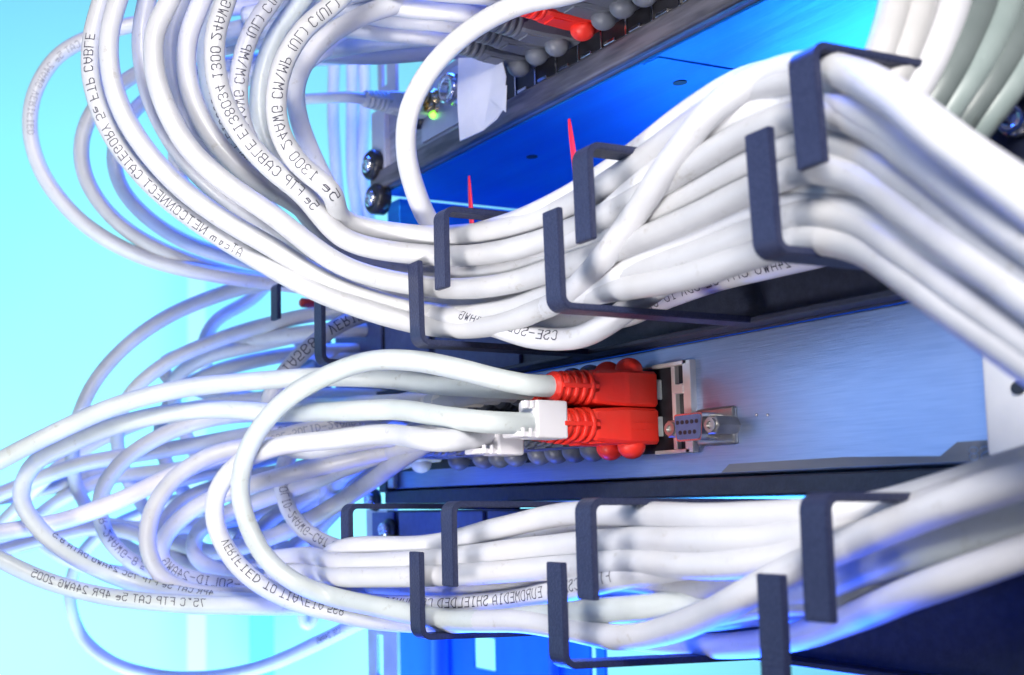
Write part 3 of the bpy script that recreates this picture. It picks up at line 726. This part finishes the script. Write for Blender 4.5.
c = cord('red booted cord second from the right in the lower row, with a second white clip', pos(1, 'b'),
     [pos(1, 'b')+Vector((0, -66, -4)), pos(1, 'b')+Vector((0, -82, -6)), (385, 434, 20.8), (330, 440, 19.8), (275, 447, 19.4), (238, 464, 19.4), (217, 492, 19.4), (215, 522, 19.4), (228, 552, 19.4), (250, 577, 19.6), (286, 598, 19.6), (330, 611, 19.8), (375, 620, 20.4), (430, 623, 21.2), (480, 621, 22.6), (530, 622, 24), (575, 630, 25.2), (612, 637, 26.2), (652, 634, 27.4), (700, 618, 29.2), (750, 592, 31), (800, 565, 32), (850, 543, 33.4), (900, 523, 35), (960, 500, 37), (1080, 462, 40)],
     'red', 'white', False, [('VERIFIED TO TIA/EIA 568', (225, 541), False, dict(cap=3.3, off=-.3))], GP)
clip(c, pos(1, 'b'), 503, 11, 5.2, -5.5)
cord('grey booted cord whose cable makes the large bright loop right of the two left turns', pos(2, 'b'),
     [(480, 436, 19.6), (430, 434, 19.4), (370, 440, 19), (310, 450, 18.6), (262, 446, 18.2), (215, 454, 18.2), (175, 478, 18.2), (152, 512, 18.2), (148, 548, 18.2), (162, 577, 18.2), (192, 592, 18.2), (235, 596, 18.4), (290, 594, 18.8), (335, 590, 19)]+LT(3.1, -1)[1:],
     'dgrey', 'soft', False, (), GP)
cord('grey booted cord whose looped cable is printed CSE-SOLID-24AWG', pos(3, 'b'),
     [(460, 442, 19.2), (410, 446, 18.8), (350, 459, 18.4), (290, 474, 18), (235, 490, 17.8), (195, 508, 17.6), (166, 535, 17.6), (160, 556, 17.6), (176, 573, 17.6), (212, 583, 17.8), (262, 587, 18), (320, 583, 18.4)]+LT(2.9, -.4)[1:],
     'dgrey', 'soft', False, [('-CSE-SOLID-24AWG', (272, 588), True, dict(cap=3.8, off=.2))], GP)
cord('grey booted cord looping left of the large bright loop, print on its blue side', pos(2, 't'),
     [(470, 412, 19), (400, 412, 18.4), (330, 414, 17.2), (270, 413, 16.6), (215, 418, 16.6), (165, 434, 16.6), (122, 462, 16.6), (101, 495, 16.6), (104, 530, 16.6), (124, 556, 16.6), (155, 572, 16.6), (200, 584, 17), (270, 588, 17.4), (330, 580, 18)]+LT(2.2, -2.2)[1:],
     'dgrey', 'soft', True, [('4PR-24AWG-8.5 1 D', (104, 505), False, dict(cap=3.6, off=-.2))], GP)
cord('grey booted cord dropping steeply and printed SOLID-24AWG on its downward bend', pos(5, 't'),
     [(440, 415, 17.4), (390, 420, 17), (340, 428, 16.8), (305, 440, 16.8), (287, 458, 16.8), (282, 482, 17), (288, 508, 17.2), (304, 530, 17.6), (330, 545, 18), (375, 556, 18.8), (420, 565, 19.8)]+LT(1.9, -1.2)[2:],
     'dgrey', 'soft', True, [('E-SOLID-24AWG-CAT 5', (284, 470), False, dict(cap=3.6, off=-.1))], GP)
cord('grey booted cord with the smallest inner loop of the lower coil', pos(4, 'b'),
     [(455, 440, 18.2), (410, 448, 18), (360, 462, 17.6), (310, 482, 17.2), (262, 500, 16.8), (222, 516, 16.6), (196, 535, 16.4), (194, 554, 16.4), (212, 568, 16.6), (250, 575, 17), (300, 572, 17.6), (345, 567, 18.4)]+LT(1.4, -1)[1:],
     'dgrey', 'soft', False, (), GP)
cord('grey booted cord running down left as a broad pale diagonal behind the coil', pos(5, 'b'),
     [(446, 447, 17.8), (410, 460, 17.8), (370, 482, 17.6), (335, 505, 17.2), (300, 525, 17), (262, 540, 16.6), (215, 552, 16), (160, 540, 15.4), (100, 528, 15), (40, 540, 15), (-30, 560, 15)],
     'dgrey', 'grey', False, (), GP)
cord('grey booted cord whose cable printed FTP 4PR runs level to the far left', pos(3, 't'),
     [(450, 398, 17.2), (400, 402, 16.8), (340, 418, 16.6), (290, 428, 16.4), (250, 435, 16.4), (200, 444, 16.2), (140, 454, 16), (85, 463, 15.8), (30, 482, 15.4), (-30, 506, 15.4)],
     'dgrey', 'soft', True, [('75°C FTP CAT 4PR 24AWG', (262, 430), True, dict(cap=3.2, off=.1))], GP)
cord('bright cream cable from a grey boot, crossing the coil down to the left edge', pos(4, 't'),
     [(440, 410, 17.2), (380, 418, 17.2), (320, 427, 17.2), (270, 440, 17.2), (215, 457, 17.4), (165, 479, 17.4), (120, 500, 17.6), (65, 520, 17.6), (10, 531, 17.8), (-40, 538, 18)],
     'dgrey', 'cream', True, [('CSE-SOLID-24AWG 5e FTP 75C', (268, 440), True, dict(cap=3.0, off=0))], GP, ink='fade')
cord('grey booted cord whose thin cable drops into the big loop under everything', pos(6, 'b'),
     [(430, 452, 16.6), (380, 462, 16), (320, 480, 14.8), (260, 492, 14), (200, 495, 13.4), (150, 510, 13), (100, 535, 13), (76, 565, 13), (70, 600, 13), (82, 636, 13), (112, 662, 13.2), (160, 676, 13.4), (220, 676, 13.8), (270, 664, 14.2), (320, 642, 14.8), (370, 618, 15.6), (440, 600, 17)],
     'dgrey', 'soft', False, [('CSE 24AWG', (348, 630), True, dict(cap=2.8, off=.3))], GP)
# plugs further along whose cables stay inside the coil
more = ((7, 'b', [(420, 458, 16.2), (370, 468, 15.8), (320, 490, 15.4), (270, 520, 15.4), (250, 545, 15.6), (275, 566, 16.2), (330, 572, 17), (400, 575, 18)], 'dgrey', 'grey', 'seventh grey booted cord of the lower row, counted from the red boots'),
        (8, 'b', [(405, 462, 15.8), (355, 478, 15.2), (310, 505, 15), (280, 540, 15), (300, 570, 15.6), (360, 580, 16.6)], 'dgrey', 'soft', 'grey booted cord left of the seventh, sinking into the lower coil'),
        (9, 'b', [(390, 470, 15.4), (350, 488, 15), (318, 512, 15), (300, 545, 15), (330, 565, 15.6), (400, 570, 16.6)], 'dgrey', 'grey', 'dark grey booted cord standing apart near the left end of the switch'),
        (10, 'b', [(350, 478, 14.8), (330, 500, 14.4), (318, 530, 14.2), (315, 570, 14.2), (310, 605, 14.4)], 'beige', 'soft', 'beige booted cord at the left end of the lower switch'),
        (6, 't', [(420, 405, 16.4), (370, 400, 15.8), (310, 405, 15), (250, 400, 14.4), (205, 392, 14.2), (168, 378, 14.2), (162, 366, 14.2), (190, 352, 14.4), (250, 340, 14.8), (330, 330, 15.4)], 'dgrey', 'soft', 'grey booted cord hooking round above the long cables'),
        (7, 't', [(400, 420, 15.8), (340, 440, 15), (280, 455, 14.6), (220, 470, 14.4), (160, 482, 14.2), (100, 474, 14), (50, 488, 14), (-20, 502, 14)], 'dgrey', 'grey', 'grey booted cord fading left behind the cream cable'))
for i, row, pts, cl, mm, lb in more: cord(lb, pos(i, row), pts, cl, mm, row == 't', (), GP)

# middle cables rising left from behind the upper bundle
GX = 'cables tangled deep in the lower coil'
tang = [
 ('pale tangled cable crossing low through the middle of the lower coil', 'grey', [(430, 440, 17), (370, 455, 16), (310, 470, 15.2), (250, 478, 15), (190, 500, 14.8), (150, 535, 14.8), (160, 565, 15), (220, 580, 15.6), (300, 590, 16.6), (380, 596, 18)], ()),
 ('tangled cable running level between the printed FTP cable and the cream cable','soft', [(430, 425, 16.4), (360, 432, 15.6), (300, 446, 15), (235, 458, 14.6), (170, 470, 14.4), (110, 478, 14.2), (60, 500, 14), (20, 530, 14), (-30, 556, 14)], ()),
 ('tangled cable making a wide low arc just above the bottom loops', 'white', [(440, 450, 16.6), (380, 470, 15.8), (320, 500, 15.2), (255, 515, 15), (195, 525, 14.8), (135, 528, 14.6), (80, 522, 14.4), (40, 536, 14.4), (70, 560, 14.6), (140, 575, 15), (230, 570, 15.6), (330, 560, 16.8)], ()),
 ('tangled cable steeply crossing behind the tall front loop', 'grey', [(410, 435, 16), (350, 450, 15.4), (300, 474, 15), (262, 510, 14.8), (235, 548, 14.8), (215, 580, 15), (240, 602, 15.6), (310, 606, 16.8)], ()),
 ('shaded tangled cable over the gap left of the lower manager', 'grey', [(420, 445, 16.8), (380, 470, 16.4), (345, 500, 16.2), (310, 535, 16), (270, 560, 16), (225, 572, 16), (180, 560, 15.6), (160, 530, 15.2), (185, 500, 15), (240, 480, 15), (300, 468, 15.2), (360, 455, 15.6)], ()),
 ('thin tangled cable just under the long cable that leaves the left edge', 'white', [(440, 404, 15.8), (370, 396, 15.2), (300, 396, 14.8), (230, 402, 14.6), (160, 416, 14.4), (100, 440, 14.4), (55, 470, 14.4), (20, 505, 14.2), (-20, 545, 14)], ()),
]
for lb, mm, pp, tx in tang: cable(lb, pp, mm, tx, GX)
GM = 'thin cables hanging between the two managers at the left'
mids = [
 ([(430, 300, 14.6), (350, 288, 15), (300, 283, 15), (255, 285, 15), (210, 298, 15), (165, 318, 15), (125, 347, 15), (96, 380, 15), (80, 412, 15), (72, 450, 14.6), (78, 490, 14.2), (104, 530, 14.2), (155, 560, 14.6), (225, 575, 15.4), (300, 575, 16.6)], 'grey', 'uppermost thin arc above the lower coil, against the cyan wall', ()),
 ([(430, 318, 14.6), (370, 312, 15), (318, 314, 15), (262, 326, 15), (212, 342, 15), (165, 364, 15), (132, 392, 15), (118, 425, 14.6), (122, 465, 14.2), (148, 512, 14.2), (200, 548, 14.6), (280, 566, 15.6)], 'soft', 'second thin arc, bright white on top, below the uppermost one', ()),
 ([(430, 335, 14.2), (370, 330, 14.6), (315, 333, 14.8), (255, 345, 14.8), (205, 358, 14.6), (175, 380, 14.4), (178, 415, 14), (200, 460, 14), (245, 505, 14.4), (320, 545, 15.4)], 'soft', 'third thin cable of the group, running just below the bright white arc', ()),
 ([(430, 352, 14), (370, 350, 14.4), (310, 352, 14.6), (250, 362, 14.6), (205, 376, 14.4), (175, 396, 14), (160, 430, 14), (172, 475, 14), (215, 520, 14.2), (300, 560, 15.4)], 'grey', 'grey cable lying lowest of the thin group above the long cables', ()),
 ([(400, 290, 13.4), (340, 272, 13.6), (290, 268, 13.6), (250, 300, 13.4), (215, 322, 13.4), (203, 348, 13.4), (212, 376, 13.2), (245, 396, 13), (300, 404, 13)], 'soft', 'short pale bow behind the upper hook strips at the far left', ()),
 ([(420, 300, 15.8), (375, 312, 16.4), (345, 322, 16.8), (315, 342, 17), (290, 366, 17), (272, 392, 17), (262, 430, 16.4)], 'grey', 'cable with bold black print slanting up behind the tall front loop', [('EIA568B VERIFIED', (276, 380), True, dict(cap=4.0))]),
 ([(430, 352, 14.6), (395, 357, 14.8), (360, 360, 14.8), (328, 358, 14.4), (300, 345, 14)], 'grey', 'short grey cable resting on the far left lower hook', ()),
 ([(260, 400, 13.4), (300, 376, 13.4), (318, 366, 13.4), (305, 345, 13), (280, 330, 13)], 'grey', 'thin stub crossing behind the boldly printed cable', ()),
]
for pp, mm, lb, tx in mids:
    if 'bold' in lb and tx: tx = [('EIA568B VERIFIED', (279, 380), True, dict(cap=4.6, lw=.5, off=-.1))]
    cable(lb, pp, mm, tx, GM)
# background cables left of upper switch (vertical)
for k, (x, lb) in enumerate(((334, 'leftmost vertical white cable behind the beige plug'), (352, 'middle vertical white cable behind the beige plug'), (364, 'rightmost vertical white cable beside the black screws'))):
    cable(lb, [(x-2, 20, 12), (x, 60, 12), (x-1+k, 110, 12), (x+2-k*2, 170, 12), (x+6, 230, 12), (x+4, 300, 12)], 'white', (), 'vertical white cables behind the beige plug')
for k, (x, lb) in enumerate(((300, 'thin vertical cable seen through the lower coil, left one'), (322, 'thin vertical cable seen through the lower coil, right one'))):
    cable(lb, [(x+14, 430, 12), (x+6, 480, 12), (x, 530, 12), (x-2, 570, 12)]+([(x+1, 600, 12), (x+6, 626, 12), (x+13, 620, 12), (x+18, 590, 12)] if k == 0 else [(x, 600, 12)]), 'grey', (), 'vertical cables behind the lower coil')

# lower bundle, remaining visible cables
GL_ = 'cables held by the hooks of the lower manager'
cable('top white cable of the lower bundle, touching the bar of the second upper hook', [(250, 590, 17), (310, 572, 18)]+LT(0, 0), 'white', (), GL_)
cable('second white cable of the lower bundle, rising left to right under the top one', [(262, 560, 17.6), (305, 556, 18.4)]+LT(1, .3), 'white', (), GL_)
cable('cable printed EUROMEDIA SHIELDED running through the middle of the lower bundle', [(268, 592, 18), (305, 592, 18.8)]+[(345, 601, 19.6), (430, 606, 21.1), (500, 602, 22.4), (565, 590, 24.2), (630, 575, 26.4), (700, 564, 28.6), (760, 553, 30.2), (820, 545, 31.4), (880, 532, 32), (960, 505, 32), (1080, 462, 33)], 'white',
      [('FTP-4 CSE CI  EUROMEDIA SHIELDED COMMUNICATION CABLE', (622, 577), True, dict(cap=3.5, off=.28))], GL_)
cable('third white cable of the lower bundle, level behind both lower hook strips', [(270, 575, 18), (310, 572, 18.6)]+LT(2, .5), 'white', (), GL_)
cable('bottom cable of the lower bundle hanging under the third hook strip',
      [(440, 606, 18.6), (510, 618, 19.8), (570, 628, 21), (640, 640, 23), (720, 646, 25.6), (790, 638, 28.4), (850, 619, 31), (910, 594, 34), (970, 572, 36), (1080, 532, 38)], 'white', (), GL_)
for s, dw in ((.5, -1.5), (1.5, -1.6), (2.5, -1.5), (3.5, -1.7), (.2, -2.8), (1.2, -2.6), (2.2, -2.8), (3.2, -2.8), (4.2, -2.8), (4.9, -4.6), (2.8, -4.8)):
    cable('white cable deep inside the lower bundle, showing only in gaps between the front ones', LT(s, dw), 'white', (), 'filler cables deep in the lower bundle', n=12)

# ================================================================== UPPER SWITCH PLUGS
GT = 'patch cords plugged into the top switch'
ub = [(519, 66, 'dgrey'), (537, 54, 'dgrey'), (557, 45, 'dgrey'), (583, 29, 'red'), (604, 18, 'dgrey'), (623, 6, 'dgrey'), (645, -6, 'dgrey')]
ul = ['lowest grey booted cord of the top switch, next to the paper tag', 'second grey booted cord from the paper tag on the top switch', 'third grey booted cord from the paper tag, left of the red one',
      'only red booted cord of the top switch', 'grey booted cord right of the red one on the top switch', 'second grey booted cord right of the red one on the top switch', 'topmost grey booted cord of the top switch at the frame edge']
for (px, py, cl), lb in zip(ub, ul):
    p = onY(px, py, -11); ps = Vector((p.x, 0, p.z+7.0))
    tail = ps+Vector((0, -46, 0)); tx, ty, tt = project(tail); w = 2*RC*FPX/tt
    cord(lb, ps, [(tx-45, ty-8, w*1.0), (tx-110, ty-10, w*.97), (tx-190, ty+2, w*.92), (tx-260, ty+18, w*.88)], cl, 'white', False, (), GT)
# beige plug with the cable coming from the left
p = onY(424, 107, -3)
ps = Vector((p.x, 0, p.z))
tail = ps+Vector((0, -43, 0)); tx, ty, tt = project(tail); w = 2*RC*FPX/tt
cord('beige booted plug with a thin pale cable arriving from the left, beside the green light', ps, [(tx-25, ty+1, w*.97), (300, ty+3, w*.93), (250, ty+12, w*.88)], 'beige', 'white', False, (), GT, dome=False, r=2.7, sc=.8)
# paper tag
bm = bmesh.new()
Yp = -22
out = [onY(x, y, Yp) for x, y in ((459, 58), (478, 57), (497, 61), (501, 76), (499, 92), (498, 108), (491, 118), (478, 130), (460, 141), (458, 100))]
rows = [(p.x, p.z) for p in out]
prism(bm, rows, Yp-.25, Yp+.25)
for v in bm.verts:
    x = project(v.co)[0]
    v.co.y += 3.0*math.sin((x-459)/42*2.2)
fixn(bm); link_o = link('paper_tag', bm, 'paper')
bm = bmesh.new(); prism(bm, [(p.x, p.z) for p in (onY(483, 98, -24), onY(499, 84, -24), onY(498, 111, -24))], -20.5, -20.1); fixn(bm); link('folded_corner', bm, 'paper', link_o)
tag(link_o, 'white folded paper tag hanging at the left end of the top switch', 'paper tag')
# thin tapered red slivers
for (x0, y0, x1, y1, lb) in ((469, 176, 473, 226, 'short magenta red sliver sticking up left of the first upper hook bar'), (569, 119, 577, 160, 'tall magenta red sliver sticking up beside the second upper hook')):
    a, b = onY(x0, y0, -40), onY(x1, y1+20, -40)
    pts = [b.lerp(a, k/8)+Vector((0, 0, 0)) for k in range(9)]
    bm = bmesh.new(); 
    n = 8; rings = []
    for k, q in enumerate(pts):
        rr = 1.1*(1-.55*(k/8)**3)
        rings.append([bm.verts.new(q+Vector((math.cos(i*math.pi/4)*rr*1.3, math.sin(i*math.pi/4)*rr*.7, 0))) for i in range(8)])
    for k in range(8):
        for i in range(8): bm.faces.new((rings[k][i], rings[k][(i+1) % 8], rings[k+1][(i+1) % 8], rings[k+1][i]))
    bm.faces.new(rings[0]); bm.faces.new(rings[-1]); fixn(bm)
    tag(link('red_sliver', bm, 'spike', smooth=True), lb, 'cable tie')
# small red plug at far left behind the coil
p = at(307, 303, 640); bm = bmesh.new(); lathe(bm, [(-4, 1.8), (-3, 2.6), (4, 2.6), (5, 2)], p, n=16); fixn(bm)
tag(link('red_cable_end', bm, 'red'), 'small red cable end peeping out left of the upper bundle', 'plug')

# ================================================================== LIGHT
w = bpy.data.worlds.new('World'); scene.world = w; w.use_nodes = True
bg = w.node_tree.nodes['Background']; bg.inputs[0].default_value = (.52, .60, 1.0, 1); bg.inputs[1].default_value = .17
def area(name, loc, target, size, power, color, sy=None, spread=180):
    ld = bpy.data.lights.new(name, 'AREA'); ld.energy = power; ld.color = color; ld.size = size*S
    if sy: ld.shape = 'RECTANGLE'; ld.size_y = sy*S
    o = bpy.data.objects.new(name, ld); col.objects.link(o); o.location = Vector(loc)*S
    o.rotation_euler = (Vector(target)-Vector(loc)).to_track_quat('-Z', 'Y').to_euler(); ld.spread = math.radians(spread); return o
area('key_lamp', (65, -335, 225), (-210, -90, 60), 150, 3.3, (1, .965, .94))
area('side_fill', (-880, -760, 160), (-350, -50, 40), 520, 1.8, (.34, .58, 1))  # unseen lamp added for the silver panel to reflect
area('front_fill_lamp', (-250, -430, -130), (-440, -20, 195), 120, .36, (1, .96, .95), spread=70)  # unseen fill added to brighten the plugs of the top switch
area('blue_floor_lamp', at(560, 900, 560), at(200, 400, 450), 200, 8, (.015, .09, 1))
area('blue_top_fill', at(440, -300, 720), at(170, 150, 430), 220, 7, (.02, .12, 1))  # unseen lamp added above the frame, blues the inner sides of the upper loops
area('blue_rack_fill', (-620, 420, -60), (-330, 150, 160), 300, 6, (.05, .36, 1))  # unseen lamp added to colour the underside of the top switch
area('wall_lamp', CAM+Fh*700+R*-200+Z*-850, CAM+Fh*2000+R*-150+Z*300, 900, 25, (.64, .91, 1), spread=108)

for o in bpy.data.objects:
    if '_b' in o: del o['_b']
scene.view_settings.view_transform = 'Standard'; scene.view_settings.look = 'None'
scene.view_settings.exposure = 0; scene.view_settings.gamma = 1
scene.render.engine = 'CYCLES'
scene.cycles.use_denoising = True
scene.cycles.max_bounces = 8
